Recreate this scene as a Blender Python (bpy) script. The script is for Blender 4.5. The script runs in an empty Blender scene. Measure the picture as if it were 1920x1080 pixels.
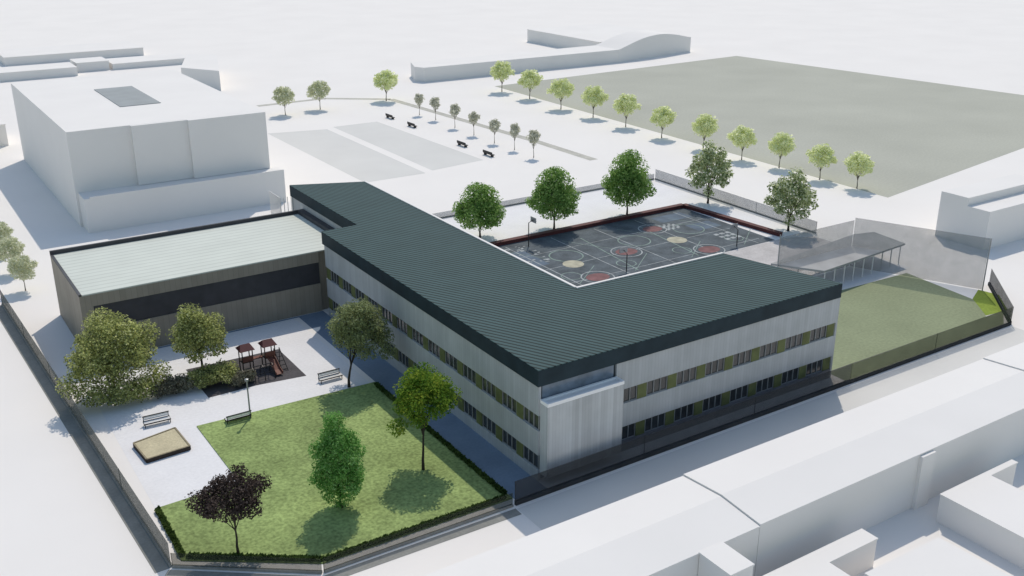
import bpy, math, random
from mathutils import Vector, Matrix
R = math.radians
S = bpy.context.scene
COL = S.collection

# ------------------------------------------------------------------ helpers
ORG = {}

def tag(o, label=None, cat=None, group=None, kind=None):
    if label: o['label'] = label
    if cat: o['category'] = cat
    if group: o['group'] = group
    if kind: o['kind'] = kind
    return o

def thing(name, label, cat, loc=(0, 0, 0), rz=0.0, group=None):
    o = bpy.data.objects.new(name, None)
    COL.objects.link(o)
    o.location = loc
    o.rotation_euler = (0, 0, rz)
    o.empty_display_size = 0.5
    ORG[o.name] = Vector(loc) if rz == 0 else None
    return tag(o, label, cat, group)

class MB:
    """collects faces and links them as one mesh object"""
    def __init__(s):
        s.v = []; s.f = []
    def add(s, vs, fs):
        b = len(s.v)
        s.v += [tuple(p) for p in vs]
        s.f += [tuple(i + b for i in f) for f in fs]
        return s
    def box(s, x0, y0, z0, x1, y1, z1):
        return s.prism([(x0, y0), (x1, y0), (x1, y1), (x0, y1)], z0, z1)
    def prism(s, poly, z0, z1):
        a = sum(poly[i][0] * poly[(i + 1) % len(poly)][1] - poly[(i + 1) % len(poly)][0] * poly[i][1] for i in range(len(poly)))
        if a < 0: poly = poly[::-1]
        n = len(poly)
        vs = [(x, y, z0) for x, y in poly] + [(x, y, z1) for x, y in poly]
        fs = [tuple(range(n - 1, -1, -1)), tuple(range(n, 2 * n))]
        fs += [(i, (i + 1) % n, n + (i + 1) % n, n + i) for i in range(n)]
        return s.add(vs, fs)
    def sheet(s, poly, z):
        a = sum(poly[i][0] * poly[(i + 1) % len(poly)][1] - poly[(i + 1) % len(poly)][0] * poly[i][1] for i in range(len(poly)))
        if a < 0: poly = poly[::-1]
        return s.add([(x, y, z) for x, y in poly], [tuple(range(len(poly)))])
    def rect(s, x0, y0, x1, y1, z):
        return s.sheet([(x0, y0), (x1, y0), (x1, y1), (x0, y1)], z)
    def disc(s, cx, cy, r, z, n=28, ry=None):
        ry = ry or r
        return s.sheet([(cx + r * math.cos(2 * math.pi * i / n), cy + ry * math.sin(2 * math.pi * i / n)) for i in range(n)], z)
    def ring(s, cx, cy, r, w, z, a0=0, a1=360, n=32):
        vs = []; fs = []
        for i in range(n + 1):
            a = R(a0 + (a1 - a0) * i / n)
            for q in (r - w / 2, r + w / 2):
                vs.append((cx + q * math.cos(a), cy + q * math.sin(a), z))
        for i in range(n):
            fs.append((2 * i, 2 * i + 1, 2 * i + 3, 2 * i + 2))
        return s.add(vs, fs)
    def line(s, p, q, w, z):
        p = Vector(p); q = Vector(q); d = (q - p).normalized() * (w / 2); n = Vector((-d.y, d.x))
        return s.sheet([tuple(p + n), tuple(p - n), tuple(q - n), tuple(q + n)], z)
    def slab(s, p, q, w, z0, z1):
        p = Vector(p); q = Vector(q); d = (q - p).normalized() * (w / 2); n = Vector((-d.y, d.x))
        return s.prism([tuple(p + n), tuple(p - n), tuple(q - n), tuple(q + n)], z0, z1)
    def tube(s, pts, rad, n=7):
        pts = [Vector(p) for p in pts]
        if not isinstance(rad, (list, tuple)): rad = [rad] * len(pts)
        b = len(s.v)
        for i, p in enumerate(pts):
            d = (pts[min(i + 1, len(pts) - 1)] - pts[max(i - 1, 0)]).normalized()
            u = d.orthogonal().normalized(); w = d.cross(u)
            for k in range(n):
                a = 2 * math.pi * k / n
                s.v.append(tuple(p + (u * math.cos(a) + w * math.sin(a)) * rad[i]))
        for i in range(len(pts) - 1):
            for k in range(n):
                k2 = (k + 1) % n
                s.f.append((b + i * n + k, b + i * n + k2, b + (i + 1) * n + k2, b + (i + 1) * n + k))
        s.f.append(tuple(b + k for k in range(n - 1, -1, -1)))
        e = b + (len(pts) - 1) * n
        s.f.append(tuple(e + k for k in range(n)))
        return s
    def mesh(s, name, mat, org=(0, 0, 0), smooth=False):
        m = bpy.data.meshes.new(name)
        o = Vector(org)
        m.from_pydata([tuple(Vector(p) - o) for p in s.v], [], s.f)
        m.materials.append(mat)
        if smooth:
            for p in m.polygons: p.use_smooth = True
        m.update()
        return m
    def build(s, name, mat, parent=None, smooth=False, local=False):
        """vertices are world coordinates unless local=True"""
        org = (0, 0, 0)
        if parent is not None and not local:
            org = ORG[parent.name]
        o = bpy.data.objects.new(name, s.mesh(name, mat, org, smooth))
        COL.objects.link(o)
        if parent is not None:
            o.parent = parent
            ORG[o.name] = ORG.get(parent.name)
        else:
            ORG[o.name] = Vector((0, 0, 0))
        return o

def link_child(name, mesh, parent, loc=(0, 0, 0), scale=(1, 1, 1), rz=0):
    o = bpy.data.objects.new(name, mesh)
    COL.objects.link(o)
    o.parent = parent
    o.location = loc; o.scale = scale; o.rotation_euler = (0, 0, rz)
    return o

def copy_tree(o, parent=None):
    kids = [c for c in o.children]
    c = o.copy(); COL.objects.link(c)
    if parent is not None: c.parent = parent
    for k in kids: copy_tree(k, c)
    return c

# ------------------------------------------------------------------ materials
def new_mat(name):
    m = bpy.data.materials.new(name); m.use_nodes = True
    nt = m.node_tree
    return m, nt, nt.nodes, nt.links, nt.nodes['Principled BSDF']

def mat(name, rgb, var=0.08, scale=0.5, rough=0.85, fine=None, finevar=0.0, bump=0.0, metal=0.0, spec=0.3):
    m, nt, N, L, P = new_mat(name)
    P.inputs['Roughness'].default_value = rough
    P.inputs['Metallic'].default_value = metal
    P.inputs['Specular IOR Level'].default_value = spec
    geo = N.new('ShaderNodeNewGeometry')
    nz = N.new('ShaderNodeTexNoise'); nz.inputs['Scale'].default_value = scale; nz.inputs['Detail'].default_value = 5
    L.new(geo.outputs['Position'], nz.inputs['Vector'])
    mr = N.new('ShaderNodeMapRange'); mr.inputs[1].default_value = 0.3; mr.inputs[2].default_value = 0.7
    mr.inputs[3].default_value = 1 - var; mr.inputs[4].default_value = 1 + var
    L.new(nz.outputs['Fac'], mr.inputs[0])
    fac = mr.outputs[0]
    if fine:
        n2 = N.new('ShaderNodeTexNoise'); n2.inputs['Scale'].default_value = fine; n2.inputs['Detail'].default_value = 3
        L.new(geo.outputs['Position'], n2.inputs['Vector'])
        m2 = N.new('ShaderNodeMapRange'); m2.inputs[1].default_value = 0.3; m2.inputs[2].default_value = 0.7
        m2.inputs[3].default_value = 1 - finevar; m2.inputs[4].default_value = 1 + finevar
        L.new(n2.outputs['Fac'], m2.inputs[0])
        mu = N.new('ShaderNodeMath'); mu.operation = 'MULTIPLY'
        L.new(fac, mu.inputs[0]); L.new(m2.outputs[0], mu.inputs[1]); fac = mu.outputs[0]
        if bump:
            bp = N.new('ShaderNodeBump'); bp.inputs['Strength'].default_value = bump; bp.inputs['Distance'].default_value = 0.1
            L.new(n2.outputs['Fac'], bp.inputs['Height']); L.new(bp.outputs[0], P.inputs['Normal'])
    vm = N.new('ShaderNodeVectorMath'); vm.operation = 'SCALE'
    vm.inputs[0].default_value = rgb
    L.new(fac, vm.inputs['Scale'])
    L.new(vm.outputs[0], P.inputs['Base Color'])
    return m

def stripe_mat(name, rgb, ang, period, dark, duty=0.3, rough=0.5, var=0.06, spec=0.4, bump=0.4):
    """thin ribs running along world angle ang"""
    m, nt, N, L, P = new_mat(name)
    P.inputs['Roughness'].default_value = rough
    P.inputs['Specular IOR Level'].default_value = spec
    geo = N.new('ShaderNodeNewGeometry')
    dot = N.new('ShaderNodeVectorMath'); dot.operation = 'DOT_PRODUCT'
    dot.inputs[1].default_value = (-math.sin(ang) / period, math.cos(ang) / period, 0)
    L.new(geo.outputs['Position'], dot.inputs[0])
    fr = N.new('ShaderNodeMath'); fr.operation = 'FRACT'; L.new(dot.outputs['Value'], fr.inputs[0])
    lt = N.new('ShaderNodeMath'); lt.operation = 'LESS_THAN'; lt.inputs[1].default_value = duty; L.new(fr.outputs[0], lt.inputs[0])
    nz = N.new('ShaderNodeTexNoise'); nz.inputs['Scale'].default_value = 0.25; nz.inputs['Detail'].default_value = 6
    L.new(geo.outputs['Position'], nz.inputs['Vector'])
    mr = N.new('ShaderNodeMapRange'); mr.inputs[1].default_value = 0.3; mr.inputs[2].default_value = 0.7
    mr.inputs[3].default_value = 1 - var; mr.inputs[4].default_value = 1 + var
    L.new(nz.outputs['Fac'], mr.inputs[0])
    mx = N.new('ShaderNodeMapRange'); mx.inputs[3].default_value = 1; mx.inputs[4].default_value = dark
    L.new(lt.outputs[0], mx.inputs[0])
    mu = N.new('ShaderNodeMath'); mu.operation = 'MULTIPLY'; L.new(mr.outputs[0], mu.inputs[0]); L.new(mx.outputs[0], mu.inputs[1])
    vm = N.new('ShaderNodeVectorMath'); vm.operation = 'SCALE'; vm.inputs[0].default_value = rgb
    L.new(mu.outputs[0], vm.inputs['Scale']); L.new(vm.outputs[0], P.inputs['Base Color'])
    if bump:
        bp = N.new('ShaderNodeBump'); bp.inputs['Strength'].default_value = bump; bp.inputs['Distance'].default_value = 0.05
        L.new(lt.outputs[0], bp.inputs['Height']); L.new(bp.outputs[0], P.inputs['Normal'])
    return m

def cladding_mat(name, rgb, width=0.45, var=0.12):
    """upright boards of slightly differing tone, following x + y along either facade"""
    m, nt, N, L, P = new_mat(name)
    P.inputs['Roughness'].default_value = 0.6
    P.inputs['Specular IOR Level'].default_value = 0.3
    geo = N.new('ShaderNodeNewGeometry')
    dot = N.new('ShaderNodeVectorMath'); dot.operation = 'DOT_PRODUCT'
    dot.inputs[1].default_value = (1 / width, 1 / width, 0); L.new(geo.outputs['Position'], dot.inputs[0])
    fl = N.new('ShaderNodeMath'); fl.operation = 'FLOOR'; L.new(dot.outputs['Value'], fl.inputs[0])
    wn = N.new('ShaderNodeTexWhiteNoise'); wn.noise_dimensions = '1D'; L.new(fl.outputs[0], wn.inputs['W'])
    mr = N.new('ShaderNodeMapRange'); mr.inputs[3].default_value = 1 - var; mr.inputs[4].default_value = 1 + var
    L.new(wn.outputs['Value'], mr.inputs[0])
    fr = N.new('ShaderNodeMath'); fr.operation = 'FRACT'; L.new(dot.outputs['Value'], fr.inputs[0])
    gt = N.new('ShaderNodeMath'); gt.operation = 'GREATER_THAN'; gt.inputs[1].default_value = 0.1; L.new(fr.outputs[0], gt.inputs[0])
    m3 = N.new('ShaderNodeMapRange'); m3.inputs[3].default_value = 0.85; m3.inputs[4].default_value = 1.0; L.new(gt.outputs[0], m3.inputs[0])
    nz = N.new('ShaderNodeTexNoise'); nz.inputs['Scale'].default_value = 0.4; nz.inputs['Detail'].default_value = 5
    L.new(geo.outputs['Position'], nz.inputs['Vector'])
    m4 = N.new('ShaderNodeMapRange'); m4.inputs[1].default_value = 0.3; m4.inputs[2].default_value = 0.7
    m4.inputs[3].default_value = 0.93; m4.inputs[4].default_value = 1.07; L.new(nz.outputs['Fac'], m4.inputs[0])
    a = N.new('ShaderNodeMath'); a.operation = 'MULTIPLY'; L.new(mr.outputs[0], a.inputs[0]); L.new(m3.outputs[0], a.inputs[1])
    b = N.new('ShaderNodeMath'); b.operation = 'MULTIPLY'; L.new(a.outputs[0], b.inputs[0]); L.new(m4.outputs[0], b.inputs[1])
    vm = N.new('ShaderNodeVectorMath'); vm.operation = 'SCALE'; vm.inputs[0].default_value = rgb
    L.new(b.outputs[0], vm.inputs['Scale']); L.new(vm.outputs[0], P.inputs['Base Color'])
    return m

def sheer_mat(name, rgb, opacity):
    m = bpy.data.materials.new(name); m.use_nodes = True
    N = m.node_tree.nodes; L = m.node_tree.links
    N.clear()
    out = N.new('ShaderNodeOutputMaterial'); mix = N.new('ShaderNodeMixShader')
    tr = N.new('ShaderNodeBsdfTransparent'); df = N.new('ShaderNodeBsdfDiffuse')
    geo = N.new('ShaderNodeNewGeometry'); nz = N.new('ShaderNodeTexNoise'); nz.inputs['Scale'].default_value = 0.6
    L.new(geo.outputs['Position'], nz.inputs['Vector'])
    mr = N.new('ShaderNodeMapRange'); mr.inputs[1].default_value = 0.3; mr.inputs[2].default_value = 0.7
    mr.inputs[3].default_value = opacity - 0.02; mr.inputs[4].default_value = opacity + 0.02
    L.new(nz.outputs['Fac'], mr.inputs[0])
    df.inputs['Color'].default_value = (*rgb, 1)
    L.new(mr.outputs[0], mix.inputs[0]); L.new(tr.outputs[0], mix.inputs[1]); L.new(df.outputs[0], mix.inputs[2])
    L.new(mix.outputs[0], out.inputs[0])
    return m

def glass_mat(name, rgb, rough=0.12):
    return mat(name, rgb, var=0.25, scale=0.7, rough=rough, spec=0.5)

def leaf_mat(name, cols, trans=0.25, clump=0.45):
    trans = min(0.6, trans + 0.28)
    """cols: dark .. light leaf tones, one picked for each leaf"""
    m = bpy.data.materials.new(name); m.use_nodes = True
    N = m.node_tree.nodes; L = m.node_tree.links
    N.clear()
    out = N.new('ShaderNodeOutputMaterial'); mix = N.new('ShaderNodeMixShader')
    df = N.new('ShaderNodeBsdfDiffuse'); tl = N.new('ShaderNodeBsdfTranslucent')
    geo = N.new('ShaderNodeNewGeometry')
    cr = N.new('ShaderNodeValToRGB')
    el = cr.color_ramp.elements
    el[0].position = 0; el[0].color = (*cols[0], 1); el[1].position = 1; el[1].color = (*cols[-1], 1)
    for i, c in enumerate(cols[1:-1]):
        e = el.new((i + 1) / (len(cols) - 1)); e.color = (*c, 1)
    tc = N.new('ShaderNodeTexCoord')
    nz = N.new('ShaderNodeTexNoise'); nz.inputs['Scale'].default_value = 0.55; nz.inputs['Detail'].default_value = 2
    L.new(tc.outputs['Object'], nz.inputs['Vector'])
    m1 = N.new('ShaderNodeMapRange'); m1.inputs[1].default_value = 0.3; m1.inputs[2].default_value = 0.7
    L.new(nz.outputs['Fac'], m1.inputs[0])
    mx = N.new('ShaderNodeMix'); mx.data_type = 'FLOAT'; mx.inputs[0].default_value = clump
    L.new(geo.outputs['Random Per Island'], mx.inputs[2]); L.new(m1.outputs[0], mx.inputs[3])
    L.new(mx.outputs[0], cr.inputs[0])
    L.new(cr.outputs[0], df.inputs[0]); L.new(cr.outputs[0], tl.inputs[0])
    mix.inputs[0].default_value = trans
    L.new(df.outputs[0], mix.inputs[1]); L.new(tl.outputs[0], mix.inputs[2]); L.new(mix.outputs[0], out.inputs[0])
    return m

MT = dict(
    ground=mat('pale_ground', (0.825, 0.80, 0.77), 0.02, 0.05, 0.95, spec=0.1),
    paving=mat('light_paving', (0.79, 0.785, 0.79), 0.03, 0.3, 0.95, 3, 0.04, spec=0.1),
    grey_paving=mat('worn_grey_paving', (0.52, 0.50, 0.49), 0.12, 0.35, 0.95, 3, 0.08, spec=0.1),
    shade_blue_paving=mat('shade_tinted_paving', (0.20, 0.26, 0.34), 0.08, 0.3, 0.9, 3, 0.06, spec=0.1),  # dark blue of the building's shadow put into the paving colour
    lot=mat('pale_grey_surfacing', (0.665, 0.66, 0.635), 0.03, 0.1, 0.95, spec=0.1),
    bed=mat('beige_planting_bed', (0.50, 0.49, 0.44), 0.12, 0.5, 0.95, 4, 0.12, spec=0.1),
    field=mat('grey_green_field', (0.45, 0.455, 0.395), 0.06, 0.04, 0.95, 2, 0.06, spec=0.1),
    lawn=mat('mown_grass', (0.265, 0.345, 0.13), 0.24, 0.18, 0.95, 3.0, 0.30, 0.6, spec=0.1),
    playlawn=mat('olive_grass', (0.27, 0.305, 0.19), 0.07, 0.12, 0.95, 2.5, 0.10, spec=0.1),
    brightgrass=mat('yellow_green_grass', (0.24, 0.32, 0.06), 0.15, 0.3, 0.95, 2.5, 0.15, spec=0.1),
    white=mat('white_render', (0.81, 0.79, 0.765), 0.02, 0.1, 0.9, spec=0.15),
    bright_white=mat('bright_white_metal', (0.90, 0.90, 0.90), 0.02, 0.5, 0.5),
    grey_render=mat('pale_grey_render', (0.72, 0.74, 0.75), 0.03, 0.1, 0.9, spec=0.15),
    roof=stripe_mat('dark_green_metal_roof', (0.059, 0.107, 0.112), R(118), 0.64, 0.26, 0.36, 0.7, 0.07, 0.12),
    fascia=mat('navy_fascia', (0.02, 0.036, 0.046), 0.2, 0.5, 0.6, spec=0.15),
    clad=cladding_mat('grey_board_cladding', (0.43, 0.455, 0.47), 0.45, 0.05),
    clad2=cladding_mat('grey_upright_boards', (0.50, 0.52, 0.53), 0.40, 0.12),
    plinth=mat('dark_grey_plinth', (0.15, 0.155, 0.17), 0.1, 0.5, 0.8),
    glass=glass_mat('dark_window_glass', (0.04, 0.046, 0.05)),
    blueglass=glass_mat('blue_grey_glazing', (0.15, 0.20, 0.26), 0.2),
    frame=mat('grey_window_frame', (0.27, 0.285, 0.29), 0.05, 1, 0.5),
    olive=mat('olive_panel', (0.125, 0.145, 0.055), 0.25, 0.8, 0.7),
    gymwall=cladding_mat('brown_grey_cladding', (0.30, 0.268, 0.22), 0.7, 0.06),
    gymdark=mat('charcoal_cladding', (0.055, 0.055, 0.062), 0.15, 0.6, 0.5),
    gymroof=stripe_mat('pale_grey_green_roof', (0.60, 0.635, 0.575), R(0), 1.3, 0.82, 0.2, 0.6, 0.04, bump=0.2),
    court=mat('slate_court_surface', (0.105, 0.125, 0.14), 0.28, 0.4, 0.9, 3, 0.15, spec=0.2),
    maroon=mat('maroon_paint', (0.10, 0.03, 0.03), 0.2, 0.6, 0.7),
    paint_white=mat('worn_white_paint', (0.36, 0.39, 0.40), 0.3, 0.8, 0.8),
    paint_green=mat('faded_green_paint', (0.22, 0.30, 0.27), 0.3, 0.8, 0.8),
    paint_red=mat('dull_red_paint', (0.20, 0.095, 0.098), 0.25, 0.8, 0.8),
    paint_yellow=mat('pale_yellow_paint', (0.44, 0.42, 0.32), 0.2, 0.8, 0.8),
    paint_blue=mat('slate_blue_paint', (0.10, 0.14, 0.19), 0.2, 0.5, 0.8),
    black=mat('black_metal', (0.02, 0.02, 0.022), 0.1, 2, 0.45),
    steel=mat('grey_steel', (0.30, 0.31, 0.32), 0.08, 2, 0.4, metal=0.3),
    slat=mat('white_bench_slat', (0.75, 0.75, 0.74), 0.05, 2, 0.6),
    wood=mat('dark_timber', (0.045, 0.033, 0.027), 0.25, 2, 0.8),
    tan=mat('tan_timber', (0.30, 0.255, 0.17), 0.2, 2, 0.85),
    rooflight=mat('grey_rooflight', (0.30, 0.325, 0.335), 0.08, 0.3, 0.6),
    sand=mat('sand', (0.56, 0.50, 0.34), 0.10, 0.6, 0.95, 4, 0.1, 0.4, spec=0.1),
    rubber=mat('dark_grey_rubber_surfacing', (0.10, 0.095, 0.10), 0.12, 0.5, 0.95, 4, 0.12, spec=0.1),
    redroof=mat('dark_red_roof_panel', (0.085, 0.02, 0.024), 0.15, 1, 0.6),
    rust=mat('red_brown_panel', (0.18, 0.07, 0.05), 0.2, 1.5, 0.6),
    canopy=mat('dark_grey_canopy_roof', (0.34, 0.345, 0.345), 0.12, 0.3, 0.7),
    fence=sheer_mat('smoked_fence_panel', (0.16, 0.17, 0.16), 0.66),
    fence_dark=sheer_mat('dark_smoked_panel', (0.06, 0.065, 0.07), 0.56),
    fence_pale=sheer_mat('pale_smoked_panel', (0.30, 0.33, 0.36), 0.42),
    fence_green=sheer_mat('thin_smoked_panel', (0.05, 0.06, 0.04), 0.45),
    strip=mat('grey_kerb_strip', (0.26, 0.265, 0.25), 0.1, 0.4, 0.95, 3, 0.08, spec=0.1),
    dark_kerb=mat('dark_kerb', (0.035, 0.04, 0.045), 0.2, 0.5, 0.9, spec=0.1),
    kerb=mat('grey_concrete_kerb', (0.20, 0.205, 0.20), 0.1, 0.5, 0.9),
    net=sheer_mat('grey_net', (0.24, 0.26, 0.27), 0.34),
    bark=mat('dark_bark', (0.055, 0.045, 0.035), 0.25, 2, 0.9),
    palebark=mat('pale_bark', (0.20, 0.18, 0.15), 0.2, 2, 0.9),
    hedge=leaf_mat('hedge_leaves', [(0.03, 0.06, 0.02), (0.08, 0.13, 0.035), (0.15, 0.21, 0.06)], 0.15),
)

# ------------------------------------------------------------------ trees
def blobs_on(c, r, n, sub, seed, zmin=-0.9, core=0.8):
    rnd = random.Random(seed)
    out = [(Vector(c), Vector(r) * core)]
    i = 0
    while len(out) < n + 1:
        # spread with a golden spiral, jittered
        t = (i + 0.5) / (n * 1.25); i += 1
        z = 1 - 2 * t
        if z < zmin or i > 5 * n: z = rnd.uniform(zmin, 1)
        a = i * 2.39996 + rnd.uniform(-0.3, 0.3)
        q = math.sqrt(max(0, 1 - z * z))
        d = Vector((q * math.cos(a), q * math.sin(a), z))
        f = rnd.uniform(0.55, 0.85)
        p = Vector(c) + Vector((d.x * r[0], d.y * r[1], d.z * r[2])) * f
        s = sub * rnd.uniform(0.65, 1.2)
        out.append((p, Vector((s, s, s * 0.85))))
    return out

def crown_mesh(name, mt, blobs, n, leaf, seed, up=0.8, shell=2.6, asp=1.5):
    rnd = random.Random(seed)
    w = [max(b[1]) ** 2 for b in blobs]
    m = MB()
    for b in rnd.choices(range(len(blobs)), w, k=n):
        c, r = blobs[b]
        d = Vector((rnd.gauss(0, 1), rnd.gauss(0, 1), rnd.gauss(0, 1))).normalized()
        q = rnd.random() ** (1 / shell)
        if rnd.random() < 0.06: q *= rnd.uniform(1.0, 1.18)
        p = c + Vector((d.x * r.x, d.y * r.y, d.z * r.z)) * q
        nn = (d * 0.7 + Vector((rnd.gauss(0, 1), rnd.gauss(0, 1), rnd.gauss(0, 1))) * 0.55 + Vector((0, 0, up))).normalized()
        u = nn.orthogonal().normalized()
        u.rotate(Matrix.Rotation(rnd.uniform(0, 6.28), 3, nn))
        v = nn.cross(u)
        l = leaf * rnd.uniform(0.6, 1.3)
        k = l / asp
        fold = nn * (l * 0.18)
        m.add([p - u * l * 0.5, p + v * k * 0.5 - fold, p + u * l * 0.5, p - v * k * 0.5 - fold], [(0, 1, 2), (0, 2, 3)])
    return m.mesh(name, mt)

def trunk_mesh(name, mt, h, r, tips, bend=(0, 0), seed=0, n=8):
    rnd = random.Random(seed)
    m = MB()
    pts = []; rad = []
    for i in range(6):
        t = i / 5
        pts.append((bend[0] * t * t + rnd.uniform(-.04, .04) * (i > 0), bend[1] * t * t + rnd.uniform(-.04, .04) * (i > 0), h * t))
        rad.append(r * (1.25 - 0.25 * min(1, t * 4)) * (1 - 0.55 * t))
    m.tube(pts, rad, n)
    for tp in tips:
        tp = Vector(tp); t0 = rnd.uniform(0.55, 0.98)
        s = Vector((bend[0] * t0 * t0, bend[1] * t0 * t0, h * t0))
        mid = s.lerp(tp, 0.5) + Vector((0, 0, rnd.uniform(0, 0.4)))
        m.tube([s, mid, tp], [r * 0.42, r * 0.27, r * 0.08], 6)
    return m.mesh(name, mt, smooth=True)

class Proto: pass
def proto(key, leafm, barkm, centre, radii, nb, sub, n, leaf, th, tr, seed, bend=(0, 0), zmin=-0.9, core=0.8, extra=(), up=0.8, shell=2.6, asp=1.5):
    p = Proto()
    bl = blobs_on(centre, radii, nb, sub, seed, zmin, core) + [(Vector(a), Vector(b)) for a, b in extra]
    p.crown = crown_mesh('crown', leafm, bl, n, leaf, seed + 1, up, shell, asp)
    tips = [tuple(Vector((bend[0], bend[1], th)).lerp(b[0], 0.95)) for b in bl[1:1 + min(9, nb)]]
    p.trunk = trunk_mesh('trunk', barkm, th, tr, tips, bend, seed)
    return p

def plant(p, name, label, cat, loc, group=None, s=1.0, sz=None, rz=0.0):
    o = thing(name, label, cat, (loc[0], loc[1], loc[2] if len(loc) > 2 else 0), 0, group)
    sc = (s, s, sz or s)
    link_child('trunk', p.trunk, o, scale=sc, rz=rz)
    link_child('crown', p.crown, o, scale=sc, rz=rz)
    return o

LM = dict(
    olive=leaf_mat('olive_leaves', [(0.05, 0.06, 0.03), (0.22, 0.25, 0.12), (0.42, 0.46, 0.17), (0.70, 0.72, 0.30), (0.90, 0.89, 0.55)], 0.25, 0.3),
    scrub=leaf_mat('grey_brown_leaves', [(0.06, 0.055, 0.045), (0.20, 0.19, 0.14), (0.33, 0.32, 0.24), (0.52, 0.52, 0.36)], 0.2, 0.3),
    sage=leaf_mat('sage_olive_leaves', [(0.06, 0.07, 0.04), (0.25, 0.29, 0.15), (0.38, 0.43, 0.20), (0.56, 0.60, 0.34)], 0.25, 0.35),
    deep=leaf_mat('green_yellow_leaves', [(0.03, 0.09, 0.015), (0.13, 0.25, 0.04), (0.28, 0.40, 0.06), (0.58, 0.56, 0.09)], 0.28, 0.55),
    bright=leaf_mat('bright_green_leaves', [(0.06, 0.17, 0.04), (0.17, 0.38, 0.09), (0.32, 0.56, 0.18), (0.46, 0.68, 0.32)], 0.25, 0.45),
    purple=leaf_mat('dark_purple_brown_leaves', [(0.02, 0.016, 0.016), (0.06, 0.046, 0.042), (0.10, 0.078, 0.07), (0.26, 0.20, 0.17)], 0.1, 0.3),
    mid=leaf_mat('mid_green_leaves', [(0.06, 0.13, 0.035), (0.21, 0.37, 0.10), (0.38, 0.54, 0.17), (0.58, 0.70, 0.32)], 0.25, 0.45),
    silver=leaf_mat('silvery_olive_leaves', [(0.08, 0.10, 0.05), (0.30, 0.37, 0.17), (0.62, 0.68, 0.40), (0.92, 0.93, 0.80)], 0.25, 0.25),
    lime=leaf_mat('hazed_lime_leaves', [(0.74, 0.79, 0.50), (0.85, 0.89, 0.58), (0.92, 0.94, 0.70)], 0.32, 0.5),  # this and the next two: whitening by haze mixed into the leaf tones
    dull=leaf_mat('hazed_sage_leaves', [(0.60, 0.63, 0.45), (0.73, 0.75, 0.56), (0.82, 0.83, 0.68)], 0.32, 0.4),
    ash=leaf_mat('hazed_ash_leaves', [(0.58, 0.58, 0.48), (0.70, 0.70, 0.60), (0.80, 0.80, 0.70)], 0.32, 0.4),
)

# ------------------------------------------------------------------ ground, roads, paving
def struct(name, m, mt):
    o = m.build(name, mt); o['kind'] = 'structure'; return o

struct('ground', MB().rect(-4000, -3000, 5000, 6000, 0), MT['ground'])
struct('courtyard_paving', MB().sheet([(17.2, 126.9), (46.2, 126.9), (46.2, 102.2), (25.2, 103.0), (25.3, 89.3), (16.9, 89.0)], 0.008), MT['paving'])
struct('shade_tinted_path', MB().sheet([(46.9, 70.9), (50.72, 70.9), (50.72, 127.4), (19.1, 127.4), (19.1, 126.95), (46.9, 126.95)], 0.012), MT['shade_blue_paving'])  # path beside the school, its blue shade painted into the surface
lawn = MB().prism([(25.2, 103.2), (25.3, 89.3), (16.9, 89.0), (16.6, 79.4), (27.0, 72.1), (46.8, 71.7), (46.8, 102.4)], 0, 0.10)
struct('lawn', lawn, MT['lawn'])
struct('pavement', MB().rect(46.2, 65.6, 128.2, 70.0, 0.008), MT['lot'])
struct('parking_lot', MB().sheet([(86.2, 245), (100.8, 241.6), (100.6, 188.3), (86.2, 188.3)], 0.008), MT['lot'])
struct('gravel_lot', MB().sheet([(103.2, 243.3), (115.8, 243.3), (117.2, 191.6), (102.9, 189.6)], 0.008), MT['lot'])
bed = MB()
bp = [(96.8, 281.5), (117.6, 282.0), (133.4, 270.3), (137.9, 200), (138.2, 178)]
for a, b in zip(bp, bp[1:]):
    d = (Vector(b) - Vector(a)).normalized(); n = Vector((-d.y, d.x)) * 1.15
    a, b = Vector(a), Vector(b)
    bed.sheet([tuple(a + n), tuple(a - n), tuple(b - n), tuple(b + n)], 0.012)
struct('planting_bed', bed, MT['bed'])
struct('sports_field', MB().sheet([(171.0, 272.5), (167.9, 121.5), (300, 143), (283, 279)], 0.008), MT['field'])
struct('play_lawn', MB().sheet([(95.2, 74.2), (128.3, 74.2), (132.6, 77.8), (134.2, 91.8), (112, 92.6), (95.2, 92.6)], 0.010), MT['playlawn'])
struct('grass_corner', MB().sheet([(128.6, 74.4), (133.2, 74.0), (137.6, 78.2), (137.0, 81.2), (132.9, 79.4)], 0.016), MT['brightgrass'])
struct('grass_verge', MB().sheet([(95.2, 71.3), (128.0, 71.3), (132.4, 74.2), (95.2, 74.1)], 0.012), MT['playlawn'])
struct('school_yard', MB().sheet([(67.3, 93), (136.8, 93), (136.8, 156.8), (67.3, 156.8)], 0.006), MT['paving'])

struct('grey_paving', MB().sheet([(113, 114.7), (131.5, 114.7), (136.6, 112.5), (136.6, 103.3), (112, 100.4)], 0.012), MT['grey_paving'])

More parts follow.
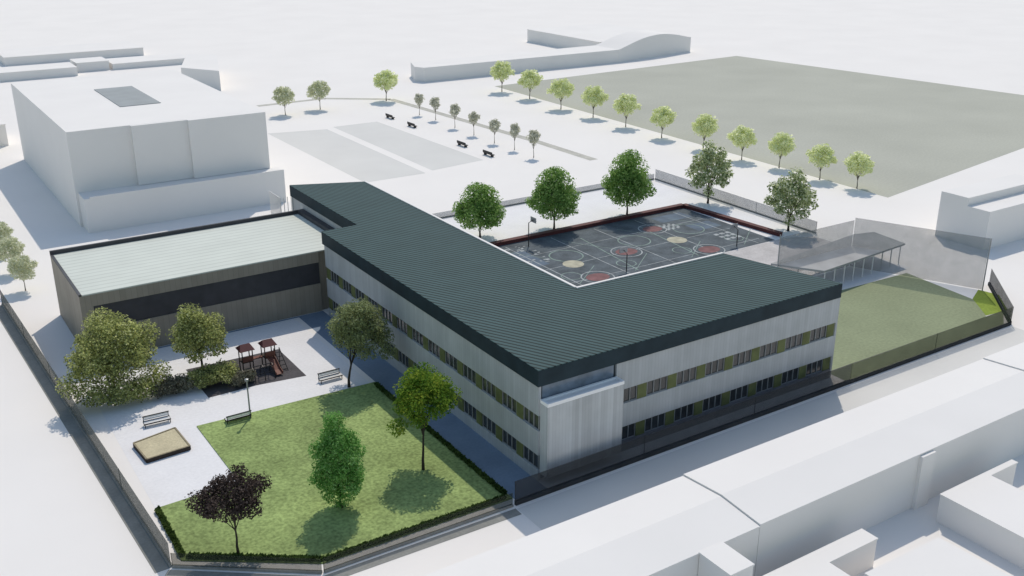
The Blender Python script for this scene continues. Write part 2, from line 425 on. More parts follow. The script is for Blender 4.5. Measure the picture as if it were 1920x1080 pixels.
# ------------------------------------------------------------------ sports court and its painted games
ct = MB().rect(84, 114.8, 129.2, 138.2, 0.014)
court = struct('sports_court', ct, MT['court'])
def paint(name, m, mt): return m.build(name, mt, court)
ln = MB()
for x in (88, 97.4, 106.8, 116.2, 125.6): ln.line((x, 115.2), (x, 137), 0.16, 0.022)
for y in (117.0, 124.0, 131.0): ln.line((86, y), (127.5, y), 0.12, 0.0225)
paint('court_line', ln, MT['paint_white'])
g = MB()
for cx in (94, 108.5, 121): g.ring(cx, 127.8, 2.8, 0.22, 0.024)
for cx in (89, 100, 112, 124): g.ring(cx, 119.5, 1.6, 0.16, 0.0235); g.line((cx - 2, 134.5), (cx + 3, 126), 0.12, 0.0238); g.line((cx - 1, 116), (cx + 6, 121.5), 0.12, 0.0239)
for x in (99.6, 112.5): g.line((x, 116), (x + 2, 134), 0.2, 0.0245)
paint('court_line', g, MT['paint_green'])
rb = MB()
for cx, cy, r in ((103.7, 124, 2.0), (92.2, 116.9, 2.0), (116.1, 117.3, 2.0), (115.5, 131.2, 1.9)):
    rb.disc(cx, cy, r, 0.027, ry=r * 0.8)
paint('painted_circle', rb, MT['paint_red'])
rr = MB()
for cx, cy, r in ((103.7, 124, 2.6), (92.2, 116.9, 2.6), (116.1, 117.3, 2.6), (115.5, 131.2, 2.5)):
    rr.ring(cx, cy, r, 0.2, 0.0265)
paint('court_line', rr, MT['paint_white'])
yy = MB().disc(92.6, 123.9, 1.75, 0.0275).disc(115.0, 124.1, 1.75, 0.0275)
paint('painted_circle', yy, MT['paint_yellow'])
ck = MB()
for i in range(6):
    for j in range(5):
        if (i + j) % 2 == 0: ck.rect(117.4 + i * .55, 129.0 + j * .62, 117.95 + i * .55, 129.62 + j * .62, 0.029)
paint('painted_chequerboard', ck, MT['paint_white'])
bl = MB().rect(119.5, 133.0, 126.6, 136.4, 0.018).rect(121.8, 126, 127.4, 129.6, 0.018).rect(86, 126, 89.5, 134, 0.018)
paint('painted_panel', bl, MT['paint_blue'])
hp = MB()
rnd = random.Random(5)
for i in range(30):
    x = rnd.uniform(85.5, 91); y = rnd.uniform(126.5, 136)
    hp.rect(x, y, x + rnd.uniform(.3, .8), y + rnd.uniform(.25, .5), 0.0305 + i * .0003)
for i in range(9):
    hp.rect(122.3 + (i % 3) * 1.3, 119.3 + (i // 3) * 1.4, 123.2 + (i % 3) * 1.3, 120.1 + (i // 3) * 1.4, 0.030)
paint('painted_squares', hp, MT['paint_white'])
for pts, lab in ((([(84, 138.6), (129.4, 138.6)]), 'low dark red wall along the back of the sports court under the round trees'),
                 (([(129.6, 138.6), (131.6, 115.8)]), 'low dark red wall on the right side of the sports court beside the silvery trees')):
    t = thing('low_wall', lab, 'wall', (*pts[0], 0))
    MB().slab(pts[0], pts[1], 0.9, 0, 0.55).build('wall_base', MT['maroon'], t)
    MB().slab(pts[0], pts[1], 1.1, 0.55, 0.66).build('coping', MT['maroon'], t)

def hoop(x, y, rz, h, label):
    t = thing('basketball_hoop', label, 'basketball hoop', (x, y, 0.02), rz, 'basketball hoops on the court')
    MB().tube([(0, 0, 0), (0, 0, h), (0.9, 0, h + 0.35)], [0.09, 0.08, 0.07]).build('post', MT['black'], t, local=True)
    b = MB().box(0.9, -0.8, h - 0.1, 0.98, 0.8, h + 0.8).build('backboard', MT['steel'], t, local=True)
    q = MB().tube([(1.25 + .27 * math.cos(a), .27 * math.sin(a), h) for a in [i * math.pi / 6 for i in range(13)]], 0.03, 5)
    q.build('rim', MT['paint_red'], t, local=True)
hoop(91.5, 135.2, 0, 4.2, 'dark basketball hoop at the left end of the court by the round trees')
hoop(97.5, 116.4, R(90), 3.0, 'dark basketball hoop on the near side of the court beside the roof edge')
hoop(121.2, 116.0, R(90), 2.9, 'dark basketball hoop at the right end of the court, closest to the canopy')

# ------------------------------------------------------------------ the school
sch = thing('school_building', 'L shaped grey school with dark green ribbed roof and two window bands', 'school', (51, 73, 0))
core = [(51.0, 73.3), (94.2, 73.3), (90.0, 88.4), (66.8, 88.4), (66.8, 146.0), (56.4, 150.2), (56.4, 125.2), (51.0, 125.2)]
MB().prism(core, 0, 10.72).build('inner_wall', MT['fascia'], sch)
w = MB()
ZB = [(0, 1.25), (2.95, 5.7), (7.4, 10.69)]
for z0, z1 in ZB:
    w.box(50.7, 73.0, z0, 50.998, 125.2, z1)
    if z0 > 0: w.box(60.42, 73.0, z0, 94.2, 73.298, z1)
w.box(56.1, 125.22, 0, 56.398, 150.2, 10.69)
w.prism([(94.22, 73.0), (94.5, 73.0), (90.3, 88.7), (90.02, 88.6)], 0, 10.69)
w.prism([(55.9, 150.3), (67.05, 145.8), (67.05, 146.1), (56.1, 150.6)], 0, 10.69)
w.build('wall', MT['clad'], sch)
MB().box(60.42, 72.98, 0, 94.19, 73.298, 1.25).build('plinth', MT['plinth'], sch)
inn = MB()
inn.box(66.82, 88.42, 0, 67.0, 146, 10.69); inn.box(67.0, 88.42, 0, 90.0, 88.6, 10.69)
inn.build('courtyard_wall', MT['clad'], sch)
rp = [(50.5, 72.8), (94.3, 72.8), (90.2, 88.6), (67.0, 88.8), (67.0, 146.2), (55.9, 150.8), (55.9, 125.5), (50.5, 125.4)]
MB().prism(rp, 10.7, 12.42).build('fascia', MT['fascia'], sch)
def inset(poly, d):
    n = len(poly); out = []
    for i in range(n):
        a, b, c = Vector(poly[i - 1]), Vector(poly[i]), Vector(poly[(i + 1) % n])
        d1 = (b - a).normalized(); d2 = (c - b).normalized()
        n1 = Vector((-d1.y, d1.x)); n2 = Vector((-d2.y, d2.x))
        k = (n1 + n2); k = k / max(0.2, k.dot(n1))
        out.append(tuple(b + k * d))
    return out
roof = MB().prism(inset(rp, 0.02), 12.422, 12.5).build('roof', MT['roof'], sch)
cp = MB()
cp.slab((90.1, 88.55), (66.85, 88.75), 0.34, 12.503, 12.62)
cp.slab((66.9, 88.95), (66.9, 146.1), 0.34, 12.503, 12.62)
cp.build('coping', MT['white'], roof)
# window bands: each bay is a window with its pane and an olive panel
def facade_windows(n, span, z0, z1, left):
    for i in range(n):
        L0 = i * span
        for part, a, b in (('window', 0.06, span * 0.70), ('panel', span * 0.70 + 0.02, span - 0.02)):
            def bx(m, u0, d0, zz0, u1, d1, zz1):
                if left: m.box(50.7 + d0, 73.05 + L0 + u0, zz0, 50.7 + d1, 73.05 + L0 + u1, zz1)
                else: m.box(60.48 + L0 + u0, 73.0 + d0, zz0, 60.48 + L0 + u1, 73.0 + d1, zz1)
            if part == 'window':
                fr = MB()
                bx(fr, a, 0.14, z0 + 0.004, b, 0.22, z0 + 0.09); bx(fr, a, 0.14, z1 - 0.09, b, 0.22, z1 - 0.004)
                k = 3
                for q in range(k + 1):
                    u = a + (b - a - 0.09) * q / k
                    bx(fr, u, 0.13, z0 + 0.092, u + 0.09, 0.23, z1 - 0.092)
                f = fr.build('window', MT['frame'], sch)
                pn = MB(); bx(pn, a + 0.01, 0.235, z0 + 0.02, b - 0.01, 0.27, z1 - 0.02)
                pn.build('pane', MT['glass'], f)
            else:
                m = MB(); bx(m, a, 0.06, z0 + 0.004, b, 0.26, z1 - 0.004)
                m.build('olive_panel', MT['olive'], sch)
for z0, z1 in ((1.25, 2.95), (5.7, 7.4)):
    facade_windows(13, 4.0, z0, z1, True)
    facade_windows(8, 4.2, z0, z1, False)
# boxed corner bay with its white parapet, glazing above it
cb = MB().prism([(50.9, 71.7), (60.4, 71.7), (60.4, 73.29), (51.01, 73.29), (51.01, 72.99), (50.9, 72.99)], 0.9, 8.85).build('corner_bay', MT['clad2'], sch)
pp = MB()
pp.box(50.88, 71.68, 8.853, 60.42, 71.93, 9.22); pp.box(50.88, 72.75, 8.853, 60.42, 72.98, 9.22); pp.box(50.88, 71.933, 8.853, 51.13, 72.747, 9.22); pp.box(60.17, 71.933, 8.853, 60.42, 72.747, 9.22)
pp.build('parapet', MT['bright_white'], cb)
MB().box(51.135, 71.935, 8.853, 60.165, 72.745, 9.05).build('bay_roof', MT['white'], cb)
MB().box(51.2, 73.1, 8.86, 60.1, 73.28, 10.69).build('glazing', MT['blueglass'], sch)
MB().box(59.0, 72.9, 0.0, 60.38, 73.28, 0.88).build('door_recess', MT['black'], sch)
# steel stair cage on the far end
st = MB()
for i in range(9):
    y = 151.2 + i * 0.55
    st.box(54.2, y, 0, 54.3, y + 0.09, 10.6)
for i in range(4):
    st.box(54.2 + i * 0.6, 150.9, 0, 54.29 + i * 0.6, 150.99, 10.6)
for z in (3.5, 7, 10.5): st.box(54.2, 151.0, z, 54.3, 156, z + 0.1)
st.build('stair_cage', MT['white'], sch)

# ------------------------------------------------------------------ sports hall
gym = thing('sports_hall', 'low brown grey sports hall with pale roof joined to the dark roofed school', 'sports hall', (19, 127.5, 0))
gw = MB()
gp = [(18.9, 127.8), (51.0, 127.8), (51.0, 125.6), (56.05, 125.6), (56.05, 146.3), (18.9, 146.3)]
gw.prism([(18.9, 127.8), (56.05, 127.8), (56.05, 146.3), (18.9, 146.3)], 0, 8.9)
gw.box(18.9, 127.5, 0, 50.68, 127.798, 4.2); gw.box(18.9, 127.5, 7.35, 50.68, 127.798, 8.9)
gw.box(18.9, 127.5, 4.203, 20.4, 127.798, 7.347)
gw.build('wall', MT['gymwall'], gym)
MB().box(20.42, 127.62, 4.21, 50.66, 127.79, 7.34).build('window_band', MT['gymdark'], gym)
gr = MB().box(19.25, 127.46, 8.905, 56.0, 145.95, 9.06).build('roof', MT['gymroof'], gym)
pz = MB()
pz.box(18.88, 145.97, 8.905, 56.05, 146.35, 9.6); pz.box(18.88, 127.48, 8.905, 19.2, 145.96, 9.16); pz.box(55.1, 126.2, 9.063, 56.05, 145.965, 9.7)
pz.build('parapet', MT['gymdark'], gym)

# ------------------------------------------------------------------ fences
def fence(pts, label, h=2.4, panel='fence', kerb='kerb', kh=0.22, step=14.0):
    t = thing('boundary_fence', label, 'fence', (*pts[0], 0), 0, 'smoked panel fences round the school grounds')
    k = MB(); p = MB()
    for a, b in zip(pts, pts[1:]):
        k.slab(a, b, 0.30, 0, kh); p.slab(a, b, 0.03, kh + 0.005, h)
    k.build('kerb', MT[kerb], t); p.build('panel', MT[panel], t)
    for a, b in zip(pts, pts[1:]):
        a = Vector(a); b = Vector(b); n = max(1, round((b - a).length / step))
        for i in range(n):
            q = a.lerp(b, i / n)
            MB().box(q.x - .035, q.y - .035, kh + .002, q.x + .035, q.y + .035, h).build('post', MT[panel], t)
fence([(12.6, 155), (15.6, 79.0)], 'long smoked panel fence on the left beside the broad olive tree and sandbox', 2.5, kerb='strip')
fence([(15.7, 78.9), (26.4, 70.9)], 'short slanting smoked fence at the lawn corner below the dark purple tree', 1.5, 'fence_green', 'strip')
fence([(26.6, 70.9), (46.1, 70.6)], 'smoked fence along the near edge of the green lawn', 1.5, 'fence_green', 'strip')
fence([(46.4, 70.6), (95.0, 70.6)], 'long dark smoked fence between the school front and the shaded street', 2.7, 'fence_dark', 'dark_kerb', 0.5)
fence([(95.1, 70.6), (128.2, 70.6)], 'greenish smoked fence along the street side of the olive play lawn', 2.7, 'fence_green', 'dark_kerb', 0.4)
fence([(128.4, 70.6), (140.1, 81.5)], 'dark smoked fence at the bright grass corner on the far right', 2.7, 'fence_dark', 'dark_kerb', 0.5)
fence([(138.0, 113.5), (138.6, 157.4)], 'pale smoked fence behind the two silvery olive trees by the court', 2.2, 'fence_pale')
fence([(138.3, 157.5), (72, 157.5)], 'low pale smoked fence behind the three round green trees', 1.2, 'fence_pale')
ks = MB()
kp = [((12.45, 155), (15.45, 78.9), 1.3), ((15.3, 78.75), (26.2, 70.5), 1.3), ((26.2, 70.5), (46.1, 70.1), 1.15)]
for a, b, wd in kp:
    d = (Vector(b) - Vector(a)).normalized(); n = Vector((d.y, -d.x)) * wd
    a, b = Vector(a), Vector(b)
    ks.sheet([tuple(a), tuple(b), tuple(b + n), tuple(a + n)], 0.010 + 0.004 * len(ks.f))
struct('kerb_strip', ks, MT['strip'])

# ball stop net
def net_panel(t, a, b, h):
    MB().slab(a, b, 0.03, 0.1, h).build('netting', MT['net'], t)
t = thing('ball_stop_net', 'tall grey see-through net standing over the canopy and play lawn', 'net', (137.2, 80.8, 0))
net_panel(t, (137.2, 80.8), (129.0, 98.7), 8.2); net_panel(t, (128.9, 98.75), (112.5, 98.9), 7.8)
for x, y in ((137.25, 80.7), (112.4, 98.9)):
    MB().tube([(x, y, 0), (x, y, 8.25)], 0.09).build('post', MT['steel'], t)

# canopy on posts
t = thing('canopy', 'flat dark grey canopy on thin white posts behind the play lawn', 'canopy', (125, 98, 0))
MB().prism([(112.0, 99.9), (134.2, 102.6), (138.0, 101.6), (137.2, 94.9), (116.2, 93.2)], 3.2, 3.5).build('canopy_roof', MT['canopy'], t)
for i in range(9):
    x = 117.0 + i * 2.45; y = 93.7 + i * 0.19
    MB().tube([(x, y, 0), (x, y, 3.19)], 0.09, 6).build('post', MT['slat'], t)
for i in range(6):
    x = 114 + i * 4.5; y = 99.6 + i * 0.5
    MB().tube([(x, y, 0), (x, y, 3.19)], 0.09, 6).build('post', MT['slat'], t)

# ------------------------------------------------------------------ courtyard furniture
t = thing('sandbox', 'square sandbox with dark timber sides on the white paving', 'sandbox', (20.6, 100.6, 0))
sp = [(18.2, 102.4), (22.9, 103.4), (23.1, 98.5), (18.5, 98.2)]
fr = MB()
for a, b in zip(sp, sp[1:] + sp[:1]): fr.slab(a, b, 0.16, 0.01, 0.48)
fr.build('timber_frame', MT['wood'], t)
fr = MB()
for a, b in zip(sp, sp[1:] + sp[:1]): fr.slab(a, b, 0.17, 0.482, 0.53)
fr.build('timber_rim', MT['tan'], t)
MB().prism(sp, 0.02, 0.46).build('sand', MT['sand'], t)

def bench(x, y, rz, label, group, back=True):
    t = thing('bench', label, 'bench', (x, y, 0.01), rz, group)
    s = MB()
    for i in range(3): s.box(-1.4, -0.30 + i * 0.22, 0.44, 1.4, -0.12 + i * 0.22, 0.49)
    s.build('seat', MT['slat'], t, local=True)
    b = MB()
    for i in range(2): b.box(-1.4, 0.40 + i * .04, 0.62 + i * 0.2, 1.4, 0.44 + i * .04, 0.78 + i * 0.2)
    b.build('backrest', MT['slat'], t, local=True)
    f = MB()
    f.box(-1.46, -0.40, 0.38, 1.46, -0.31, 0.50); f.box(-1.46, 0.34, 0.38, 1.46, 0.395, 0.54); f.box(-1.46, 0.42, 0.99, 1.46, 0.52, 1.08)
    for sx in (-1.46, 1.38): f.box(sx, -0.305, 0.38, sx + .08, 0.335, 0.436)
    f.build('seat_frame', MT['black'], t, local=True)
    for sx in (-1.40, 1.32):
        MB().box(sx, -0.38, 0, sx + .08, -0.30, 0.378).build('leg', MT['black'], t, local=True)
        MB().tube([(sx + .04, 0.36, 0), (sx + .04, 0.47, 1.0)], 0.05, 5).build('leg', MT['black'], t, local=True)
bench(42.5, 105.9, R(0), 'white slatted bench with dark frame beside the playground and school wall', 'benches in the school courtyard')
bench(21.7, 106.2, R(-3), 'white slatted bench with dark frame just behind the sandbox', 'benches in the school courtyard')
bench(29.6, 102.1, R(180), 'dark framed bench at the lawn edge under the lamp post', 'benches in the school courtyard')

t = thing('lamp_post', 'slim grey lamp post standing by the bench at the lawn edge', 'lamp post', (30.95, 101.9, 0))
MB().tube([(0, 0, 0), (0, 0, 0.4), (0, 0, 4.6)], [0.12, 0.10, 0.08]).build('pole', MT['steel'], t, local=True)
MB().tube([(0, 0, 4.6), (0, 0, 4.68), (0, 0, 4.9), (0, 0, 4.95)], [0.10, 0.24, 0.22, 0.05], 10).build('lamp_head', MT['steel'], t, local=True)

struct('playground_surface', MB().sheet([(28.5, 109.4), (34.4, 109.5), (40.5, 108.7), (40.5, 118.2), (28.5, 118.6)], 0.016), MT['rubber'])
t = thing('play_tower', 'climbing tower with two dark red roofs, black frames and a slide', 'playground equipment', (36.5, 113.0, 0.02))
for cx, cy in ((-1.6, 1.2), (1.25, 1.1)):
    for sx in (-.65, .65):
        for sy in (-.65, .65):
            MB().tube([(cx + sx, cy + sy, 0), (cx + sx, cy + sy, 3.0)], 0.07, 6).build('post', MT['black'], t, local=True)
    MB().box(cx - .7, cy - .7, 1.3, cx + .7, cy + .7, 1.42).build('platform', MT['wood'], t, local=True)
    rf = MB()
    rf.add([(cx - .95, cy - .95, 2.95), (cx + .95, cy - .95, 2.95), (cx + .95, cy + .95, 2.95), (cx - .95, cy + .95, 2.95), (cx - .6, cy, 3.6), (cx + .6, cy, 3.6)],
           [(0, 1, 5, 4), (1, 2, 5), (2, 3, 4, 5), (3, 0, 4), (3, 2, 1, 0)])
    rf.build('roof', MT['redroof'], t, local=True)
    MB().box(cx - .66, cy - .74, 1.45, cx + .66, cy - .70, 2.15).build('side_panel', MT['rust'], t, local=True)
MB().box(-.85, 1.0, 1.3, .5, 1.7, 1.4).build('bridge', MT['rust'], t, local=True)
sl = MB()
prof = [(0.45, 1.35), (-0.4, 1.2), (-1.7, 0.45), (-2.6, 0.22)]
for (y0, z0), (y1, z1) in zip(prof, prof[1:]):
    for xa, xb, dz in ((.85, 1.65, 0), (.80, .86, .28), (1.64, 1.70, .28)):
        sl.add([(xa, y0, z0), (xb, y0, z0), (xb, y1, z1), (xa, y1, z1), (xa, y0, z0 + .06 + dz), (xb, y0, z0 + .06 + dz), (xb, y1, z1 + .06 + dz), (xa, y1, z1 + .06 + dz)],
               [(3, 2, 1, 0), (4, 5, 6, 7), (0, 1, 5, 4), (1, 2, 6, 5), (2, 3, 7, 6), (3, 0, 4, 7)])
sl.build('slide', MT['rust'], t, local=True)
cl = MB()
for k in range(4):
    cl.tube([(-3.2 + k * 1.25, -2.9 + .95 + .95 * -math.cos(a), 0.02 + 1.7 * math.sin(a)) for a in [i * math.pi / 8 for i in range(9)]], 0.06, 5)
for a in (0.6, 1.1, 1.57, 2.05, 2.55):
    cl.tube([(-3.25, -1.95 - .95 * math.cos(a), .02 + 1.7 * math.sin(a)), (.6, -1.95 - .95 * math.cos(a), .02 + 1.7 * math.sin(a))], 0.05, 5)
cl.build('climbing_frame', MT['black'], t, local=True)
ld = MB()
for sx in (2.0, 2.7): ld.tube([(sx, -1.6, 0), (sx, 1.1, 2.1), (sx, 1.3, 0)], 0.06, 5)
for i in range(5): ld.tube([(2.0, -1.4 + i * .5, .2 + i * .38), (2.7, -1.4 + i * .5, .2 + i * .38)], 0.04, 5)
ld.build('ladder', MT['black'], t, local=True)

# low trimmed hedge inside the lawn fence
def hedge_strip(a, b, w, h, n, seed):
    rnd = random.Random(seed); a = Vector(a); b = Vector(b); d = (b - a); nrm = Vector((-d.y, d.x)).normalized()
    m = MB()
    for i in range(n):
        q = a + d * rnd.random() + nrm * rnd.uniform(-w / 2, w / 2)
        p = Vector((q.x, q.y, 0.1 + h * rnd.random() ** 0.5))
        nn = Vector((rnd.gauss(0, 1), rnd.gauss(0, 1), rnd.gauss(0.6, 1))).normalized()
        u = nn.orthogonal().normalized(); v = nn.cross(u); l = rnd.uniform(.14, .3)
        m.add([p - u * l, p + v * l * .7, p + u * l, p - v * l * .7], [(0, 1, 2, 3)])
    return m
for a, b, lab in (((17.0, 88.6), (16.9, 79.9), 'low dark hedge on the left lawn edge beside the smoked fence'),
                  ((17.2, 79.6), (27.2, 72.5), 'low dark hedge across the slanting lawn corner below the purple tree'),
                  ((27.4, 72.4), (46.2, 72.1), 'low dark hedge along the street edge of the lawn'),
                  ((46.5, 72.6), (46.5, 101.6), 'low dark hedge between the lawn and the shaded school path')):
    L_ = (Vector(b) - Vector(a)).length
    o = hedge_strip(a, b, 0.4, 0.25, int(L_ * 80), int(L_ * 7)).build('hedge', MT['hedge'])
    tag(o, lab, 'hedge', 'low hedges round the lawn')

# ------------------------------------------------------------------ trees of the school grounds
P = {}
P['broad'] = proto('broad', LM['olive'], MT['bark'], (0.2, 0.3, 5.7), (5.4, 5.0, 4.9), 30, 1.6, 21000, 0.32, 4.2, 0.28, 11, zmin=-0.95,
                   extra=[((-4.6, -1, 3.2), (1.8, 1.6, 1.5)), ((4.4, -1.8, 2.7), (2.1, 1.7, 1.7)), ((0.5, -3, 2.0), (3.2, 1.6, 1.5)), ((-2.6, -2.2, 2.2), (2.2, 1.6, 1.6)), ((2.6, -2.8, 1.7), (2.2, 1.5, 1.4))])
P['olive2'] = proto('olive2', LM['olive'], MT['bark'], (0.1, 0.2, 5.3), (3.6, 3.2, 3.8), 20, 1.4, 10000, 0.30, 3.4, 0.2, 23, zmin=-0.8,
                    extra=[((2.2, 0, 5.2), (1.3, 1.2, 1.2)), ((-1.2, .3, 8.2), (1.0, 1, .9))])
P['bush'] = proto('bush', LM['olive'], MT['bark'], (0.3, 0, 1.5), (4.0, 1.9, 1.4), 14, 0.95, 5000, 0.28, 0.9, 0.1, 31)
P['scrub'] = proto('scrub', LM['scrub'], MT['bark'], (0, 0, 1.1), (3.4, 1.5, 1.1), 14, 0.8, 4200, 0.27, 0.7, 0.09, 37)
P['sage'] = proto('sage', LM['sage'], MT['bark'], (2.0, 0.7, 6.7), (3.9, 3.5, 4.4), 24, 1.35, 10000, 0.29, 4.6, 0.17, 41, bend=(1.3, .3),
                  extra=[((4.3, -2.2, 4.6), (1.3, 1.2, 1.2))])
P['deep'] = proto('deep', LM['deep'], MT['bark'], (1.0, 1.3, 7.5), (3.7, 3.7, 2.9), 20, 1.4, 9000, 0.29, 5.6, 0.15, 53, bend=(.9, 1.1), zmin=-0.75,
                  extra=[((-2.6, .3, 5.6), (1.2, 1.1, 1.0))])
P['cypress'] = proto('cypress', LM['bright'], MT['bark'], (0, 0, 4.7), (2.65, 2.65, 4.9), 26, 1.0, 12000, 0.32, 1.4, 0.16, 61, core=0.92, up=0.9, asp=2.2,
                     extra=[((-.5, 0, 9.6), (.7, .7, 1.0)), ((.3, .3, 9.3), (.9, .9, 1.0))])
P['purple'] = proto('purple', LM['purple'], MT['bark'], (-0.2, 0.4, 5.6), (3.2, 3.0, 2.4), 18, 1.15, 6500, 0.27, 4.0, 0.12, 71, zmin=-0.7,
                    extra=[((3.0, .8, 5.9), (1.0, .9, .9)), ((1.0, 1.0, 7.6), (1.0, 1.0, .8))])
P['round'] = proto('round', LM['mid'], MT['bark'], (0, 0, 5.3), (5.0, 5.0, 3.9), 26, 1.45, 10500, 0.42, 3.0, 0.2, 83, zmin=-0.85, core=0.86,
                   extra=[((0, 0, 8.3), (3.7, 3.7, 2.9)), ((-.4, .3, 10.2), (2.0, 2.0, 1.5)), ((.9, -.6, 9.6), (1.9, 1.9, 1.5))])
P['silver'] = proto('silver', LM['silver'], MT['bark'], (0, 0, 6.1), (4.6, 4.6, 4.7), 24, 1.35, 3600, 0.55, 3.0, 0.22, 91, zmin=-0.85, core=0.7,
                    extra=[((-.6, .2, 10.6), (1.6, 1.6, 1.5)), ((0, 0, 2.2), (1.1, 1.1, 1.2))])
plant(P['broad'], 'olive_tree', 'broad olive green tree, largest of all, by the left fence', 'tree', (19.3, 115.6))
plant(P['olive2'], 'olive_tree', 'smaller olive green tree between the broad tree and the climbing tower', 'tree', (29.8, 115.6))
plant(P['bush'], 'shrub', 'low olive shrub under the smaller olive tree beside the playground', 'shrub', (29.6, 112.4))
plant(P['scrub'], 'shrub', 'low grey brown shrub between the broad tree and the smaller olive tree', 'shrub', (25.6, 112.6))
plant(P['scrub'], 'shrub', 'low grey brown shrub in front of the climbing tower', 'shrub', (33.4, 110.6), None, .62, .8, .4)
plant(P['sage'], 'sage_tree', 'grey olive tree with leaning thin trunk against the school wall by a bench', 'tree', (43.6, 102.9, 0.08))
plant(P['deep'], 'maple_tree', 'green and yellow tree with thin bent trunk on the lawn by the school path', 'tree', (42.0, 81.2, 0.08))
plant(P['cypress'], 'columnar_tree', 'tall dense bright green oval tree standing in the middle of the lawn', 'tree', (32.0, 79.4, 0.08))
plant(P['purple'], 'purple_leaf_tree', 'small dark purple brown tree at the bottom left corner of the lawn', 'tree', (21.2, 77.6, 0.08))
for (x, y), s, sz, rz, lab in (((87.0, 143.6), 0.99, 0.86, 0, 'round green tree by the court nearest the school roof, left of three'),
                           ((100.6, 140.6), 1.0, 1.0, 2.1, 'round green tree behind the court, middle of three'),
                           ((116.5, 139.6), 1.02, 1.09, 4.0, 'round green tree behind the court, right and highest of three')):
    plant(P['round'], 'round_tree', lab, 'tree', (x, y), 'round trees behind the court', s, sz, rz)
for (x, y), s, sz, rz, lab in (((135.3, 138.0), 1.0, 1.05, 0.4, 'silvery olive tree with gaps at the far right corner of the court'),
                           ((135.0, 117.2), 1.0, 0.98, 1.9, 'silvery olive tree with gaps closest to the canopy')):
    plant(P['silver'], 'silver_tree', lab, 'tree', (x, y), 'silvery trees beside the court', s, sz, rz)

# trees outside; their far-off haze is put into the pale leaf colours
P['lime'] = proto('lime', LM['lime'], MT['palebark'], (0, 0, 5.2), (3.6, 3.6, 3.1), 14, 1.2, 1800, 0.66, 2.8, 0.13, 101, zmin=-0.7)
P['dull'] = proto('dull', LM['dull'], MT['palebark'], (0, 0, 5.2), (3.3, 3.3, 2.9), 12, 1.1, 1700, 0.6, 3.0, 0.12, 111, zmin=-0.8, core=0.9)
P['ash'] = proto('ash', LM['ash'], MT['palebark'], (0, 0, 4.4), (1.35, 1.35, 2.1), 8, 0.65, 600, 0.5, 2.6, 0.08, 121)
words = ['first', 'second', 'third', 'fourth', 'fifth', 'sixth', 'seventh', 'eighth', 'ninth', 'tenth', 'eleventh']
rowt = [(167.7, 262.9), (168.2, 248.4), (166.6, 230.4), (167.2, 216.3), (166.8, 201.9), (166.0, 186.9), (166.2, 172.3), (166.2, 159.8), (167.8, 150.0), (167.4, 138.3), (168.3, 129.4)]
rnd = random.Random(8)
for i, (x, y) in enumerate(rowt):
    k = 1.12 - 0.02 * i
    plant(P['lime'], 'field_tree', 'pale lime round tree along the grey field, %s from the far end of the row' % words[i], 'tree', (x, y),
          'row of trees along the field', k * rnd.uniform(.95, 1.05), k * rnd.uniform(.97, 1.05), rnd.uniform(0, 6))
plant(P['dull'], 'park_tree', 'pale sage round tree by the white block, left of the pair behind the car park', 'tree', (98.6, 264.7), 'trees behind the car park', 1.0, 1.02)
plant(P['dull'], 'park_tree', 'pale sage round tree behind the car park, right of the pair', 'tree', (109.8, 267), 'trees behind the car park', 1.0, 1.05, 1.3)
plant(P['lime'], 'park_tree', 'lone lime tree with dark trunk at the far bend of the planting bed', 'tree', (131.2, 268.6), 'trees behind the car park', 1.2, 1.12, 2.2)
sm = [(129.4, 244.8), (129.9, 236.6), (129.2, 225.2), (128.8, 215.0), (128.3, 204.6), (128.6, 196.2), (128.0, 187.3)]
for i, (x, y) in enumerate(sm):
    plant(P['ash'], 'young_tree', 'slim ash grey young tree beside the planting bed, %s from the far end' % words[i], 'tree', (x, y), 'young trees beside the planting bed',
          rnd.uniform(.95, 1.1), rnd.uniform(.95, 1.08), rnd.uniform(0, 6))
for i, (x, y, s, lab) in enumerate(((16.0, 179.2, .72, 'pale sage round street tree at the left edge, farthest of three'), (16.1, 168.7, .72, 'pale sage round street tree at the left edge, middle of three'),
                                    (16.4, 159.3, .68, 'pale sage round street tree nearest the sports hall corner'))):
    plant(P['dull'], 'street_tree', lab, 'tree', (x, y), 'street trees at the left edge', s, s * 1.05, i * 2.0)
plant(P['dull'], 'street_tree', 'pale sage tree half cut off by the left edge near the small far house', 'tree', (24.2, 262), None, .8, .85, 1.0)

# park benches
def park_bench(x, y, lab):
    t = thing('park_bench', lab, 'bench', (x, y, 0.01), R(92), 'dark benches by the gravel lot')
    MB().box(-1.9, -.35, .42, 1.9, .35, .56).build('seat', MT['black'], t, local=True)
    MB().box(-1.9, .36, .60, 1.9, .46, 1.15).build('backrest', MT['black'], t, local=True)
    for sx in (-1.5, 1.3): MB().box(sx, -.3, 0, sx + .2, .42, .415).build('leg', MT['black'], t, local=True)
for (x, y), w_ in zip(((120.7, 245.1), (120.5, 232.1), (120.3, 206.1), (120.4, 194.4)), words):
    park_bench(x, y, 'dark bench beside the gravel lot, %s from the far end' % w_)

# ------------------------------------------------------------------ white context buildings
def building(label, loc, cat='building', name='white_building', group=None):
    return thing(name, label, cat, (loc[0], loc[1], 0), 0, group)

